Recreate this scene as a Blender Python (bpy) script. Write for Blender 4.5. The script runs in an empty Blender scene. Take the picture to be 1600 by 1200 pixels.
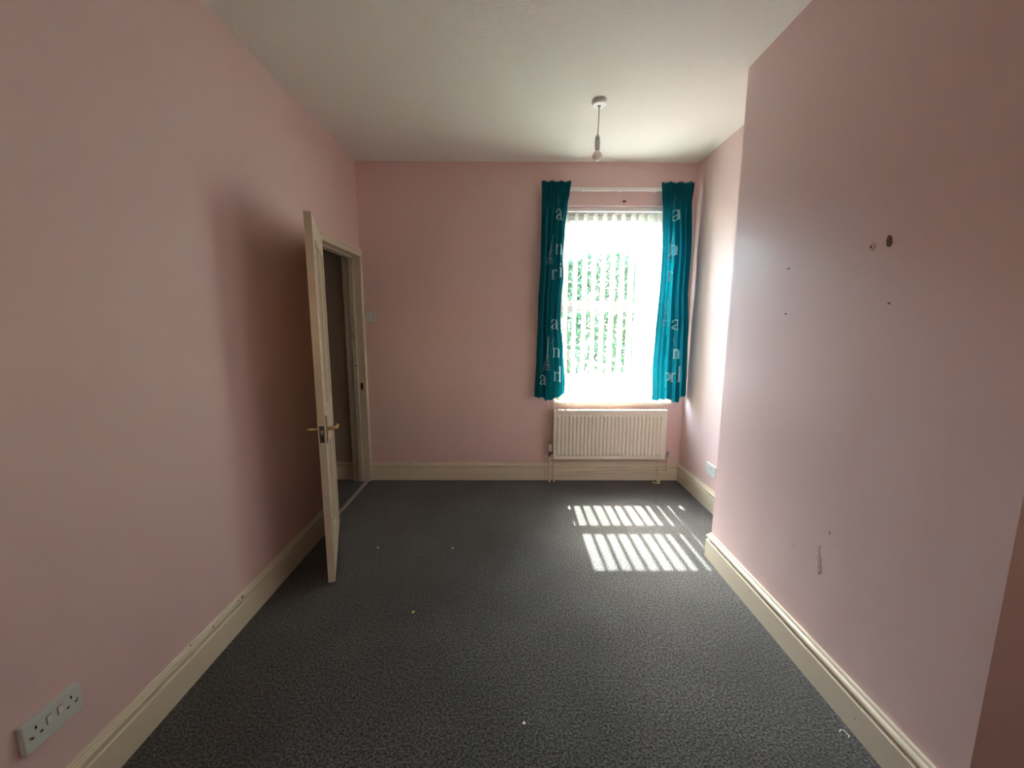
import bpy, math, random
from mathutils import Vector, Matrix
random.seed(7)
C = bpy.context.scene.collection
scene = bpy.context.scene

# ------------------------------------------------------------------ camera, sky, sun, exposure
cam_d = bpy.data.cameras.new('camera'); cam = bpy.data.objects.new('camera', cam_d); C.objects.link(cam)
cam_d.sensor_width = 36.0; cam_d.lens = 642.2 / 1600 * 36; cam_d.clip_start = 0.02; cam_d.clip_end = 200
_r = Vector((0.99998149, -0.0053041, 0.00297962)); _u = Vector((-0.00216343, 0.14772256, 0.98902647))
_f = Vector((0.00568606, 0.98901462, -0.14770835))
cam.matrix_world = Matrix(((_r.x, _u.x, -_f.x, 0), (_r.y, _u.y, -_f.y, 0), (_r.z, _u.z, -_f.z, 1.449), (0, 0, 0, 1)))
scene.camera = cam

world = bpy.data.worlds.new('sky'); scene.world = world; world.use_nodes = True
wn = world.node_tree; wn.nodes.clear()
sky = wn.nodes.new('ShaderNodeTexSky'); sky.sky_type = 'NISHITA'; sky.sun_disc = False
sky.sun_elevation = math.radians(55.4); sky.sun_rotation = math.radians(0); sky.air_density = 1.3; sky.dust_density = 2.6
bg = wn.nodes.new('ShaderNodeBackground'); bg.inputs['Strength'].default_value = 1.25
wo = wn.nodes.new('ShaderNodeOutputWorld')
wn.links.new(sky.outputs[0], bg.inputs[0]); wn.links.new(bg.outputs[0], wo.inputs[0])

sun_d = bpy.data.lights.new('sun', 'SUN'); sun_d.energy = 6.0; sun_d.angle = math.radians(0.6); sun_d.color = (1, 0.97, 0.92)
sun = bpy.data.objects.new('sun', sun_d); C.objects.link(sun)
sun.rotation_euler = Vector((0.0, 0.69, 1.0)).to_track_quat('Z', 'Y').to_euler()
sun.location = (1, 6, 8)
# sampling portal in the window opening (emits nothing itself)
po_d = bpy.data.lights.new('window_portal', 'AREA'); po_d.shape = 'RECTANGLE'; po_d.size = 1.06; po_d.size_y = 1.74
po_d.cycles.is_portal = True
po = bpy.data.objects.new('window_portal', po_d); C.objects.link(po)
po.location = (0.935, 3.935, 1.58); po.rotation_euler = (math.radians(-90), 0, 0)

po2_d = bpy.data.lights.new('fill_window_portal', 'AREA'); po2_d.shape = 'RECTANGLE'; po2_d.size = .62; po2_d.size_y = .60  # portal for the added rear fill opening; emits nothing
po2_d.cycles.is_portal = True
po2 = bpy.data.objects.new('fill_window_portal', po2_d); C.objects.link(po2)
po2.location = (-.15, -2.55, 1.82); po2.rotation_euler = (math.radians(90), 0, 0)

scene.view_settings.view_transform = 'Standard'; scene.view_settings.look = 'None'
scene.view_settings.gamma = 1.0; scene.view_settings.use_curve_mapping = False
scene.view_settings.exposure = 3.05
scene.cycles.max_bounces = 16; scene.cycles.diffuse_bounces = 10; scene.cycles.transparent_max_bounces = 12
scene.cycles.caustics_reflective = False; scene.cycles.caustics_refractive = False
scene.cycles.sample_clamp_indirect = 8.0

# ------------------------------------------------------------------ materials
def mat(name, col, rough=0.6, metal=0.0, spec=0.5, noise=None, bump=None, sheen=0):
    """noise=(scale, amount, col2, detail) colour variation; bump=(scale, strength, distance)"""
    m = bpy.data.materials.new(name); m.use_nodes = True; nt = m.node_tree
    b = nt.nodes['Principled BSDF']
    b.inputs['Base Color'].default_value = (*col, 1); b.inputs['Roughness'].default_value = rough
    b.inputs['Metallic'].default_value = metal; b.inputs['Specular IOR Level'].default_value = spec
    if sheen: b.inputs['Sheen Weight'].default_value = sheen
    tc = nt.nodes.new('ShaderNodeTexCoord')
    if noise:
        n = nt.nodes.new('ShaderNodeTexNoise'); n.inputs['Scale'].default_value = noise[0]
        n.inputs['Detail'].default_value = noise[3] if len(noise) > 3 else 4
        mx = nt.nodes.new('ShaderNodeMix'); mx.data_type = 'RGBA'
        rp = nt.nodes.new('ShaderNodeMapRange'); rp.inputs['From Min'].default_value = .35; rp.inputs['From Max'].default_value = .65
        rp.inputs['To Max'].default_value = noise[1]
        nt.links.new(tc.outputs['Object'], n.inputs['Vector']); nt.links.new(n.outputs[0], rp.inputs[0])
        nt.links.new(rp.outputs[0], mx.inputs['Factor'])
        mx.inputs['A'].default_value = (*col, 1); mx.inputs['B'].default_value = (*noise[2], 1)
        nt.links.new(mx.outputs['Result'], b.inputs['Base Color'])
    if bump:
        n = nt.nodes.new('ShaderNodeTexNoise'); n.inputs['Scale'].default_value = bump[0]; n.inputs['Detail'].default_value = 3
        bp = nt.nodes.new('ShaderNodeBump'); bp.inputs['Strength'].default_value = bump[1]; bp.inputs['Distance'].default_value = bump[2]
        nt.links.new(tc.outputs['Object'], n.inputs['Vector']); nt.links.new(n.outputs[0], bp.inputs['Height'])
        nt.links.new(bp.outputs[0], b.inputs['Normal'])
    return m

def bsdf(m): return m.node_tree.nodes['Principled BSDF']

PINK = (0.76, 0.570, 0.555)
def paint(name, rough, spec, wav):
    """pink emulsion: fine roller stipple, slow unevenness of plaster and of sheen"""
    m = mat(name, PINK, rough, spec=spec, noise=(1.7, 0.5, (0.73, 0.54, 0.525), 6)); nt = m.node_tree; b = bsdf(m)
    tc = nt.nodes.new('ShaderNodeTexCoord')
    n1 = nt.nodes.new('ShaderNodeTexNoise'); n1.inputs['Scale'].default_value = 160; n1.inputs['Detail'].default_value = 2
    n2 = nt.nodes.new('ShaderNodeTexNoise'); n2.inputs['Scale'].default_value = 3.0; n2.inputs['Detail'].default_value = 5
    mp = nt.nodes.new('ShaderNodeMapping'); mp.inputs['Scale'].default_value = (1, 1.6, 0.6)
    b1 = nt.nodes.new('ShaderNodeBump'); b1.inputs['Strength'].default_value = 0.18; b1.inputs['Distance'].default_value = 0.001
    b2 = nt.nodes.new('ShaderNodeBump'); b2.inputs['Strength'].default_value = wav; b2.inputs['Distance'].default_value = 0.02
    L = nt.links.new
    L(tc.outputs['Object'], n1.inputs['Vector']); L(tc.outputs['Object'], mp.inputs[0]); L(mp.outputs[0], n2.inputs['Vector'])
    L(n1.outputs[0], b1.inputs['Height']); L(n2.outputs[0], b2.inputs['Height']); L(b2.outputs[0], b1.inputs['Normal'])
    L(b1.outputs[0], b.inputs['Normal'])
    mr = nt.nodes.new('ShaderNodeMapRange'); mr.inputs['To Min'].default_value = rough - .07; mr.inputs['To Max'].default_value = rough + .07
    L(n2.outputs[0], mr.inputs[0]); L(mr.outputs[0], b.inputs['Roughness'])
    return m
M = {}
M['wall'] = paint('pink_wall_paint', 0.62, 0.35, 0.10)
M['satin'] = paint('pink_chimney_paint', 0.48, 0.55, 0.16)

def ceiling_mat():
    m = mat('ceiling_lining_paper', (0.80, 0.79, 0.73), 0.75, spec=0.3); nt = m.node_tree; b = bsdf(m); L = nt.links.new
    tc = nt.nodes.new('ShaderNodeTexCoord'); mp = nt.nodes.new('ShaderNodeMapping'); mp.inputs['Scale'].default_value = (26, 110, 1)
    n = nt.nodes.new('ShaderNodeTexNoise'); n.inputs['Scale'].default_value = 1; n.inputs['Detail'].default_value = 4
    w = nt.nodes.new('ShaderNodeTexVoronoi'); w.inputs['Scale'].default_value = 55
    ad = nt.nodes.new('ShaderNodeMath'); ad.operation = 'MULTIPLY_ADD'; ad.inputs[1].default_value = 0.5
    bp = nt.nodes.new('ShaderNodeBump'); bp.inputs['Strength'].default_value = 0.45; bp.inputs['Distance'].default_value = 0.003
    L(tc.outputs['Object'], mp.inputs[0]); L(mp.outputs[0], n.inputs['Vector']); L(tc.outputs['Object'], w.inputs['Vector'])
    L(w.outputs[0], ad.inputs[0]); L(n.outputs[0], ad.inputs[2]); L(ad.outputs[0], bp.inputs['Height']); L(bp.outputs[0], b.inputs['Normal'])
    return m
M['ceiling'] = ceiling_mat()

def carpet_mat():
    m = mat('charcoal_carpet', (0.035, 0.036, 0.04), 0.95, spec=0.15, sheen=0.25); nt = m.node_tree; b = bsdf(m); L = nt.links.new
    tc = nt.nodes.new('ShaderNodeTexCoord')
    n = nt.nodes.new('ShaderNodeTexNoise'); n.inputs['Scale'].default_value = 115; n.inputs['Detail'].default_value = 4; n.inputs['Roughness'].default_value = 0.8
    n2 = nt.nodes.new('ShaderNodeTexNoise'); n2.inputs['Scale'].default_value = 2.2; n2.inputs['Detail'].default_value = 5
    n3 = nt.nodes.new('ShaderNodeTexNoise'); n3.inputs['Scale'].default_value = 120; n3.inputs['Detail'].default_value = 2
    cr = nt.nodes.new('ShaderNodeValToRGB'); e = cr.color_ramp.elements
    e[0].position = 0.43; e[0].color = (0.006, 0.006, 0.006, 1); e[1].position = 0.60; e[1].color = (0.150, 0.155, 0.155, 1)
    mx = nt.nodes.new('ShaderNodeMix'); mx.data_type = 'RGBA'; mx.blend_type = 'MULTIPLY'; mx.inputs['Factor'].default_value = 1
    mr = nt.nodes.new('ShaderNodeMapRange'); mr.inputs['From Min'].default_value = .3; mr.inputs['From Max'].default_value = .7
    mr.inputs['To Min'].default_value = .72; mr.inputs['To Max'].default_value = 1.15
    ad = nt.nodes.new('ShaderNodeMath'); ad.operation = 'MULTIPLY_ADD'; ad.inputs[1].default_value = 0.6
    bp = nt.nodes.new('ShaderNodeBump'); bp.inputs['Strength'].default_value = 0.9; bp.inputs['Distance'].default_value = 0.006
    for q in (n, n2, n3): L(tc.outputs['Object'], q.inputs['Vector'])
    L(n.outputs[0], cr.inputs[0]); L(n2.outputs[0], mr.inputs[0]); L(cr.outputs[0], mx.inputs['A']); L(mr.outputs[0], mx.inputs['B'])
    L(mx.outputs['Result'], b.inputs['Base Color']); L(n3.outputs[0], ad.inputs[0]); L(n.outputs[0], ad.inputs[2])
    L(ad.outputs[0], bp.inputs['Height']); L(bp.outputs[0], b.inputs['Normal'])
    return m
M['carpet'] = carpet_mat()

def gloss_cream():
    """old cream gloss on joinery with small dark chips"""
    m = mat('cream_gloss', (0.70, 0.635, 0.50), 0.32, spec=0.5); nt = m.node_tree; b = bsdf(m); L = nt.links.new
    tc = nt.nodes.new('ShaderNodeTexCoord')
    n = nt.nodes.new('ShaderNodeTexNoise'); n.inputs['Scale'].default_value = 16; n.inputs['Detail'].default_value = 3
    cr = nt.nodes.new('ShaderNodeValToRGB'); e = cr.color_ramp.elements
    e[0].position = 0.735; e[0].color = (0.70, 0.635, 0.50, 1); e[1].position = 0.75; e[1].color = (0.12, 0.08, 0.05, 1)
    bp = nt.nodes.new('ShaderNodeBump'); bp.inputs['Strength'].default_value = 0.15; bp.inputs['Distance'].default_value = 0.004
    L(tc.outputs['Object'], n.inputs['Vector']); L(n.outputs[0], cr.inputs[0]); L(cr.outputs[0], b.inputs['Base Color'])
    L(n.outputs[0], bp.inputs['Height']); L(bp.outputs[0], b.inputs['Normal'])
    return m
M['cream'] = gloss_cream()
M['rad'] = mat('radiator_enamel', (0.76, 0.72, 0.62), 0.38, noise=(30, .3, (0.72, 0.68, 0.56)))
M['white'] = mat('white_plastic', (0.78, 0.79, 0.77), 0.35)
M['upvc'] = mat('white_upvc', (0.50, 0.50, 0.48), 0.45, spec=.3)
M['plug_white'] = mat('socket_plastic', (0.66, 0.72, 0.70), 0.32)
M['dark'] = mat('dark_hole', (0.012, 0.010, 0.010), 0.8)
M['brass'] = mat('worn_brass', (0.62, 0.42, 0.20), 0.32, metal=0.9, noise=(60, .6, (0.35, 0.22, 0.12)))
M['steel'] = mat('dull_steel', (0.42, 0.40, 0.38), 0.35, metal=0.9)
M['copper'] = mat('tarnished_fitting', (0.10, 0.085, 0.07), 0.4, metal=0.7)
M['strip'] = mat('aluminium_strip', (0.40, 0.36, 0.33), 0.45, metal=0.4)
M['brownhole'] = mat('bare_plaster_brown', (0.16, 0.085, 0.045), 0.9)
M['yellow'] = mat('yellow_paper', (0.68, 0.72, 0.22), 0.7)
M['paper'] = mat('white_paper', (0.80, 0.78, 0.76), 0.7)
M['cable'] = mat('pendant_cable', (0.45, 0.44, 0.40), 0.5)
M['opal'] = mat('opal_bulb', (0.93, 0.88, 0.82), 0.2)
M['scuff'] = mat('scuffed_pink', (0.60, 0.395, 0.385), 0.6)
M['scuff_pale'] = mat('pale_scuff', (0.68, 0.50, 0.48), 0.6)
M['print'] = mat('curtain_print', (0.42, 0.66, 0.72), 0.7)
M['hall'] = mat('hall_wall_paint', (0.50, 0.43, 0.33), 0.7, noise=(3, .5, (0.45, 0.38, 0.28)))
M['brick'] = mat('salmon_brick', (0.62, 0.28, 0.20), 0.9, noise=(9, .8, (0.50, 0.24, 0.18)))
M['mortar'] = mat('mortar', (0.55, 0.50, 0.44), 0.95)
M['leaf'] = mat('hedge_leaf', (0.022, 0.05, 0.02), 0.8, spec=0.15, noise=(6, .8, (0.035, 0.07, 0.03)))
M['twig'] = mat('hedge_wood', (0.14, 0.10, 0.07), 0.9)
M['paving'] = mat('yard_paving', (0.27, 0.255, 0.24), 0.9, noise=(4, .6, (0.22, 0.21, 0.20)))
M['render'] = mat('house_render', (0.72, 0.72, 0.70), 0.9, noise=(2, .4, (0.64, 0.64, 0.62)))
M['slate'] = mat('roof_slate', (0.20, 0.22, 0.27), 0.7)
M['greyblue'] = mat('grey_blue_boards', (0.30, 0.36, 0.44), 0.7)

def translucent(name, col, tcol, fac, rough=0.8, weave=None):
    m = bpy.data.materials.new(name); m.use_nodes = True; nt = m.node_tree; nt.nodes.clear(); L = nt.links.new
    d = nt.nodes.new('ShaderNodeBsdfDiffuse'); d.inputs[0].default_value = (*col, 1)
    t = nt.nodes.new('ShaderNodeBsdfTranslucent'); t.inputs[0].default_value = (*tcol, 1)
    x = nt.nodes.new('ShaderNodeMixShader'); x.inputs[0].default_value = fac
    o = nt.nodes.new('ShaderNodeOutputMaterial')
    L(d.outputs[0], x.inputs[1]); L(t.outputs[0], x.inputs[2]); L(x.outputs[0], o.inputs[0])
    tc = nt.nodes.new('ShaderNodeTexCoord'); n = nt.nodes.new('ShaderNodeTexNoise'); n.inputs['Scale'].default_value = weave or 200
    bp = nt.nodes.new('ShaderNodeBump'); bp.inputs['Strength'].default_value = .2; bp.inputs['Distance'].default_value = .001
    L(tc.outputs['Object'], n.inputs['Vector']); L(n.outputs[0], bp.inputs['Height']); L(bp.outputs[0], d.inputs['Normal'])
    return m
M['slat'] = translucent('blind_fabric', (0.56, 0.58, 0.51), (0.64, 0.67, 0.59), 0.40)
M['curtain'] = translucent('teal_curtain_fabric', (0.008, 0.150, 0.205), (0.004, 0.19, 0.24), 0.24)

def glass_mat(name='window_glass', tint=(0.94, 0.97, 0.95, 1)):
    m = bpy.data.materials.new(name); m.use_nodes = True; nt = m.node_tree; nt.nodes.clear(); L = nt.links.new
    t = nt.nodes.new('ShaderNodeBsdfTransparent'); t.inputs[0].default_value = tint
    g = nt.nodes.new('ShaderNodeBsdfGlossy'); g.inputs['Roughness'].default_value = 0.02
    f = nt.nodes.new('ShaderNodeFresnel'); f.inputs[0].default_value = 1.45
    x = nt.nodes.new('ShaderNodeMixShader'); o = nt.nodes.new('ShaderNodeOutputMaterial')
    ge = nt.nodes.new('ShaderNodeNewGeometry'); mm = nt.nodes.new('ShaderNodeMath'); mm.operation = 'SUBTRACT'; mm.inputs[0].default_value = 1
    ml = nt.nodes.new('ShaderNodeMath'); ml.operation = 'MULTIPLY'
    L(ge.outputs['Backfacing'], mm.inputs[1]); L(f.outputs[0], ml.inputs[0]); L(mm.outputs[0], ml.inputs[1])
    L(ml.outputs[0], x.inputs[0]); L(t.outputs[0], x.inputs[1]); L(g.outputs[0], x.inputs[2]); L(x.outputs[0], o.inputs[0])
    return m
M['glass'] = glass_mat()
M['amber_fill_glass'] = glass_mat('amber_fill_glass', (0.80, 0.62, 0.46, 1))  # amber tint warms the fill light from the added rear opening

# ------------------------------------------------------------------ mesh helpers
class MB:
    def __init__(s): s.v = []; s.f = []; s.smooth = False
    def add(s, vs, fs):
        o = len(s.v); s.v += [tuple(v) for v in vs]; s.f += [tuple(o + i for i in f) for f in fs]; return s
    def box(s, x0, x1, y0, y1, z0, z1):
        return s.add([(x0,y0,z0),(x1,y0,z0),(x1,y1,z0),(x0,y1,z0),(x0,y0,z1),(x1,y0,z1),(x1,y1,z1),(x0,y1,z1)],
                     [(3,2,1,0),(4,5,6,7),(0,1,5,4),(1,2,6,5),(2,3,7,6),(3,0,4,7)])
    def obox(s, c, ax, ay, az, hx, hy, hz):
        c = Vector(c); ax, ay, az = Vector(ax), Vector(ay), Vector(az); vs = []
        for dz in (-1, 1):
            for dx, dy in ((-1,-1),(1,-1),(1,1),(-1,1)): vs.append(c + ax*hx*dx + ay*hy*dy + az*hz*dz)
        return s.add(vs, [(3,2,1,0),(4,5,6,7),(0,1,5,4),(1,2,6,5),(2,3,7,6),(3,0,4,7)])
    def prism(s, poly, a, b, flip=False):
        """poly: list of 3d points; extruded by vector b-a"""
        d = Vector(b) - Vector(a); n = len(poly); vs = [Vector(p) for p in poly] + [Vector(p) + d for p in poly]
        fs = [tuple(range(n))[::-1], tuple(range(n, 2*n))] + [(i, (i+1) % n, n + (i+1) % n, n + i) for i in range(n)]
        return s.add(vs, fs)
    def tube(s, pts, r, seg=10, caps=True):
        pts = [Vector(p) for p in pts]; n = len(pts); rs = r if isinstance(r, (list, tuple)) else [r]*n; rings = []
        up = None
        for i, p in enumerate(pts):
            t = (pts[min(i+1, n-1)] - pts[max(i-1, 0)]).normalized()
            if up is None:
                up = Vector((0,0,1)) if abs(t.z) < .9 else Vector((1,0,0))
            a = (up - t*up.dot(t)).normalized(); up = a; b = t.cross(a)
            rings.append([p + (a*math.cos(2*math.pi*k/seg) + b*math.sin(2*math.pi*k/seg))*rs[i] for k in range(seg)])
        vs = [q for rg in rings for q in rg]; fs = []
        for i in range(n-1):
            for k in range(seg): fs.append((i*seg+k, i*seg+(k+1) % seg, (i+1)*seg+(k+1) % seg, (i+1)*seg+k))
        if caps: fs += [tuple(range(seg))[::-1], tuple(range((n-1)*seg, n*seg))]
        return s.add(vs, fs)
    def lathe(s, prof, c, seg=24):
        """prof: list of (r,z) relative to c, axis z"""
        c = Vector(c); vs = []; fs = []
        for r, z in prof:
            for k in range(seg): vs.append(c + Vector((r*math.cos(2*math.pi*k/seg), r*math.sin(2*math.pi*k/seg), z)))
        for i in range(len(prof)-1):
            for k in range(seg): fs.append((i*seg+k, i*seg+(k+1) % seg, (i+1)*seg+(k+1) % seg, (i+1)*seg+k))
        fs += [tuple(range(seg))[::-1], tuple(range((len(prof)-1)*seg, len(prof)*seg))]
        return s.add(vs, fs)
    def sweep(s, path, prof):
        """path: 2d points walked with the room on the LEFT; prof (d,z): d outward from wall into the room"""
        n = len(path); P = [Vector(p) for p in path]; offs = []
        def nrm(a, b): d = (b-a).normalized(); return Vector((-d.y, d.x))
        for i in range(n):
            if i == 0: o = nrm(P[0], P[1])
            elif i == n-1: o = nrm(P[-2], P[-1])
            else:
                a, b = nrm(P[i-1], P[i]), nrm(P[i], P[i+1]); o = (a+b).normalized(); o /= max(.2, o.dot(a))
            offs.append(o)
        m = len(prof); vs = []
        for p, o in zip(P, offs):
            for d, z in prof: q = p + o*d; vs.append((q.x, q.y, z))
        fs = []
        for i in range(n-1):
            for k in range(m-1): fs.append((i*m+k, (i+1)*m+k, (i+1)*m+k+1, i*m+k+1))
        fs += [tuple(range(m)), tuple(range((n-1)*m, n*m))[::-1]]
        return s.add(vs, fs)
    def build(s, name, m, parent=None, smooth=False, bevel=0, loc=None):
        me = bpy.data.meshes.new(name)
        off = Vector(loc) if loc is not None else Vector((0,0,0))
        me.from_pydata([tuple(Vector(v) - off) for v in s.v], [], s.f); me.update()
        import bmesh
        bm = bmesh.new(); bm.from_mesh(me); bmesh.ops.recalc_face_normals(bm, faces=bm.faces); bm.to_mesh(me); bm.free()
        me.materials.append(m)
        o = bpy.data.objects.new(name, me); C.objects.link(o); o.location = off
        if smooth:
            for p in me.polygons: p.use_smooth = True
            try:
                me.set_sharp_from_angle(angle=math.radians(38))
            except Exception: pass
        if bevel:
            b = o.modifiers.new('edge', 'BEVEL'); b.width = bevel; b.segments = 2; b.limit_method = 'ANGLE'; b.angle_limit = math.radians(40)
        if parent is not None:
            o.parent = parent; pw = parent.location.copy(); q = parent
            while q.parent: q = q.parent; pw += q.location
            o.location = off - pw
        return o

def struct(o, label=None):
    o['kind'] = 'structure'
    if label: o['label'] = label
    return o
def thing(name, label, cat, loc=(0,0,0), group=None):
    o = bpy.data.objects.new(name, None); C.objects.link(o); o.location = loc; o.empty_display_size = .05
    o['label'] = label; o['category'] = cat
    if group: o['group'] = group
    return o
def tag(o, label, cat, group=None):
    o['label'] = label; o['category'] = cat
    if group: o['group'] = group
    return o
def sgroup(name, label):
    o = bpy.data.objects.new(name, None); C.objects.link(o); o['kind'] = 'structure'; o['label'] = label; return o

# ------------------------------------------------------------------ dimensions (metres, camera above the origin)
XL, XC, XR = -1.295, 1.253, 1.579       # left wall, chimney breast face, alcove wall
YB, YF, H = 3.669, -2.40, 2.777         # back wall, wall behind the viewpoint, ceiling
CY0, CY1 = 0.944, 2.376                 # chimney breast
DY0, DY1, DH = 2.866, 3.622, 2.002      # door opening
WX0, WX1, WZ0, WZ1 = 0.405, 1.465, 0.735, 2.432   # window opening
WT = 0.135; HX = -2.45                  # thickness of left wall, far side of the hall

# ------------------------------------------------------------------ room shell
struct(MB().box(HX-.1, XR+.1, YF-.1, YB+.27, -0.12, 0).build('floor', M['carpet']), 'charcoal grey twist pile carpet covering the whole floor')
struct(MB().box(HX-.1, XR+.1, YF-.1, YB+.27, H, H+.12).build('ceiling', M['ceiling']), 'off-white textured lining paper ceiling')
struct(MB().box(XL-WT, XL, YF, DY0-.02, 0, H).box(XL-WT, XL, DY0-.02, DY1+.02, DH+.02, H).box(XL-WT, XL, DY1+.02, YB, 0, H)
       .build('wall_left', M['wall']), 'long pink wall with the doorway in it')
wb = struct(MB().box(XL-WT, WX0, YB, YB+.25, 0, H).box(WX1, XR+.1, YB, YB+.25, 0, H).box(WX0, WX1, YB, YB+.25, 0, WZ0-.02)
       .box(WX0, WX1, YB, YB+.25, WZ1, H).build('wall_back', M['wall']), 'pink end wall pierced by the window')
wr = struct(MB().box(XR, XR+.1, YF, YB, 0, H).build('wall_right', M['wall']), 'pink alcove wall right of the window')
wc = struct(MB().box(XC, XR, CY0, CY1, 0, H).build('wall_chimney', M['satin']), 'projecting pink chimney breast with a satin sheen')
struct(MB().box(XL-WT, -.45, YF-.1, YF, 0, H).box(.15, XR+.1, YF-.1, YF, 0, H).box(-.45, .15, YF-.1, YF, 0, 1.52).box(-.45, .15, YF-.1, YF, 2.1, H).build('wall_front', M['wall']))
w2 = sgroup('fill_window', 'small added fill-light window with amber glazing, unseen behind the viewpoint')  # unseen opening added to let fill light onto surfaces facing the viewpoint
MB().box(-.45, -.40, YF-.08, YF-.03, 1.52, 2.1).box(.10, .15, YF-.08, YF-.03, 1.52, 2.1).box(-.40, .10, YF-.08, YF-.03, 2.05, 2.1).box(-.40, .10, YF-.08, YF-.03, 1.52, 1.57).build('window_frame', M['upvc'], w2)
MB().box(-.40, .10, YF-.058, YF-.052, 1.57, 2.05).build('pane', M['amber_fill_glass'], w2)
struct(MB().box(HX, XL-WT, YB+.012, YB+.25, 0, H).build('wall_hall_end', M['hall']), 'dim beige end wall of the hall beyond the doorway')
struct(MB().box(HX-.1, HX, YF, YB+.25, 0, H).build('wall_hall_side', M['hall']))
struct(MB().box(HX, XL-WT, 1.2, 1.3, 0, H).build('wall_hall_near', M['hall']))

BP = [(0,.163),(.007,.163),(.010,.159),(.010,.153),(.0125,.150),(.019,.147),(.022,.141),(.022,.134),(.017,.128),(.009,.126),(.009,.119),(.0195,.117),(.0225,.113),(.0225,0),(0,0)]
def board(name, path, label):
    return struct(MB().sweep(path, BP).build(name, M['cream']), label)
# walked with the room on the left
board('baseboard_left', [(XL, DY0-.072), (XL, YF)], 'cream moulded skirting board along the left wall')
b1 = board('baseboard_back', [(0.398, YB), (XL+.022, YB)], 'cream moulded skirting board under the window and beside the door')
MB().sweep([(1.376, YB), (0.409, YB)], BP).build('board_length', M['cream'], b1)
MB().sweep([(XR, YB), (1.380, YB)], BP).build('board_length', M['cream'], b1)
board('baseboard_right', [(XR, CY1), (XR, YB)], 'cream moulded skirting board along the alcove wall')
board('baseboard_chimney', [(XR, CY0), (XC, CY0), (XC, CY1), (XR, CY1)], 'cream moulded skirting board round the chimney breast')
board('baseboard_front', [(XR, YF), (XR, CY0)], None)
struct(MB().sweep([(XL-WT, YB+.012), (HX, YB+.012)], BP).build('baseboard_hall', M['cream'], smooth=True), 'cream skirting board in the hall beyond the door')

# ------------------------------------------------------------------ door frame
tr = sgroup('trim_1', 'cream painted door frame with moulded architrave in the left wall')
AP = [(0,0),(.018,0),(.020,.004),(.020,.016),(.015,.020),(.015,.040),(.018,.044),(.020,.052),(.016,.060),(.012,.066),(0,.066)]  # (proud, across)
def archi(z_mode, y_in, sgn, name):
    mb = MB(); n = len(AP)
    vs = [(XL+d, y_in + sgn*a, 0) for d, a in AP] + [(XL+d, y_in + sgn*a, DH + a) for d, a in AP]
    fs = [(i, (i+1) % n, n+(i+1) % n, n+i) for i in range(n)] + [tuple(range(n)), tuple(range(n, 2*n))[::-1]]
    mb.add(vs, fs); return mb.build(name, M['cream'], tr)
archi(0, DY0, -1, 'architrave'); archi(0, DY1, 1, 'architrave')
n = len(AP); mb = MB()
mb.add([(XL+d, DY0-a, DH+a) for d, a in AP] + [(XL+d, min(DY1+a, YB), DH+a) for d, a in AP],
       [(i, (i+1) % n, n+(i+1) % n, n+i) for i in range(n)] + [tuple(range(n)), tuple(range(n, 2*n))[::-1]])
mb.build('architrave_head', M['cream'], tr)
jx0 = XL-WT-.004
MB().box(jx0, XL+.002, DY1, DY1+.02, 0, DH+.02).build('jamb', M['cream'], tr)
MB().box(jx0, XL+.002, DY0-.02, DY0, 0, DH+.02).build('jamb', M['cream'], tr)
MB().box(jx0, XL+.002, DY0, DY1, DH, DH+.02).build('jamb_head', M['cream'], tr)
MB().box(XL-.085, XL-.045, DY1-.013, DY1, 0, DH).build('door_stop', M['cream'], tr, bevel=.002)
MB().box(XL-.085, XL-.045, DY0, DY0+.013, 0, DH).build('door_stop', M['cream'], tr, bevel=.002)
MB().box(XL-.085, XL-.045, DY0+.013, DY1-.013, DH-.013, DH).build('door_stop', M['cream'], tr, bevel=.002)
kp = MB().box(XL-.030, XL-.008, DY1-.0025, DY1, 0.852, 0.915).build('strike_plate', M['copper'], tr)
kp['label'] = 'dark metal strike plate'
MB().box(XL-.027, XL-.012, DY1-.0035, DY1-.0024, 0.868, 0.90).build('latch_hole', M['dark'], kp)
hk = MB().tube([(XL-.062, DY1-.012, 1.335), (XL-.062, DY1-.022, 1.33), (XL-.058, DY1-.024, 1.318), (XL-.062, DY1-.016, 1.31)], .0028, 6)
hk.box(XL-.068, XL-.056, DY1-.0155, DY1-.013, 1.30, 1.342).build('door_catch', M['brass'], tr)['label'] = 'small brass catch'
st = struct(MB().prism([(XL-.034, DY0, 0), (XL-.028, DY0, .006), (XL-.004, DY0, .006), (XL+.002, DY0, 0)], (0,0,0), (0, DY1-DY0, 0))
       .build('trim_2', M['strip']), 'grey metal carpet strip across the doorway')

# ------------------------------------------------------------------ door leaf, swung open towards the viewpoint
F = Vector((-.975, 2.122, 0)); Hh = Vector((-1.243, 2.837, 0))
d = (Hh - F).normalized(); nn = Vector((-d.y, d.x, 0))             # nn points to the wall side
if nn.x > 0: nn = -nn
W, TH, Z0, Z1 = (Hh-F).length, 0.036, 0.010, 1.985
door = sgroup('door_1', 'cream panelled door standing open towards the left wall')
def dp(s, t, z): return F + d*s + nn*t + Vector((0, 0, z))      # s from free edge, t from hall face to room face
def dbox(mb, s0, s1, t0, t1, z0, z1):
    c = dp((s0+s1)/2, (t0+t1)/2, (z0+z1)/2); return mb.obox(c, d, nn, (0,0,1), (s1-s0)/2, (t1-t0)/2, (z1-z0)/2)
leaf = MB()
ST = 0.105
dbox(leaf, 0, ST, 0, TH, Z0, Z1); dbox(leaf, W-ST, W, 0, TH, Z0, Z1)
for a, b in ((Z0, .22), (.80, .97), (1.87, Z1)): dbox(leaf, ST, W-ST, 0, TH, a, b)
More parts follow.
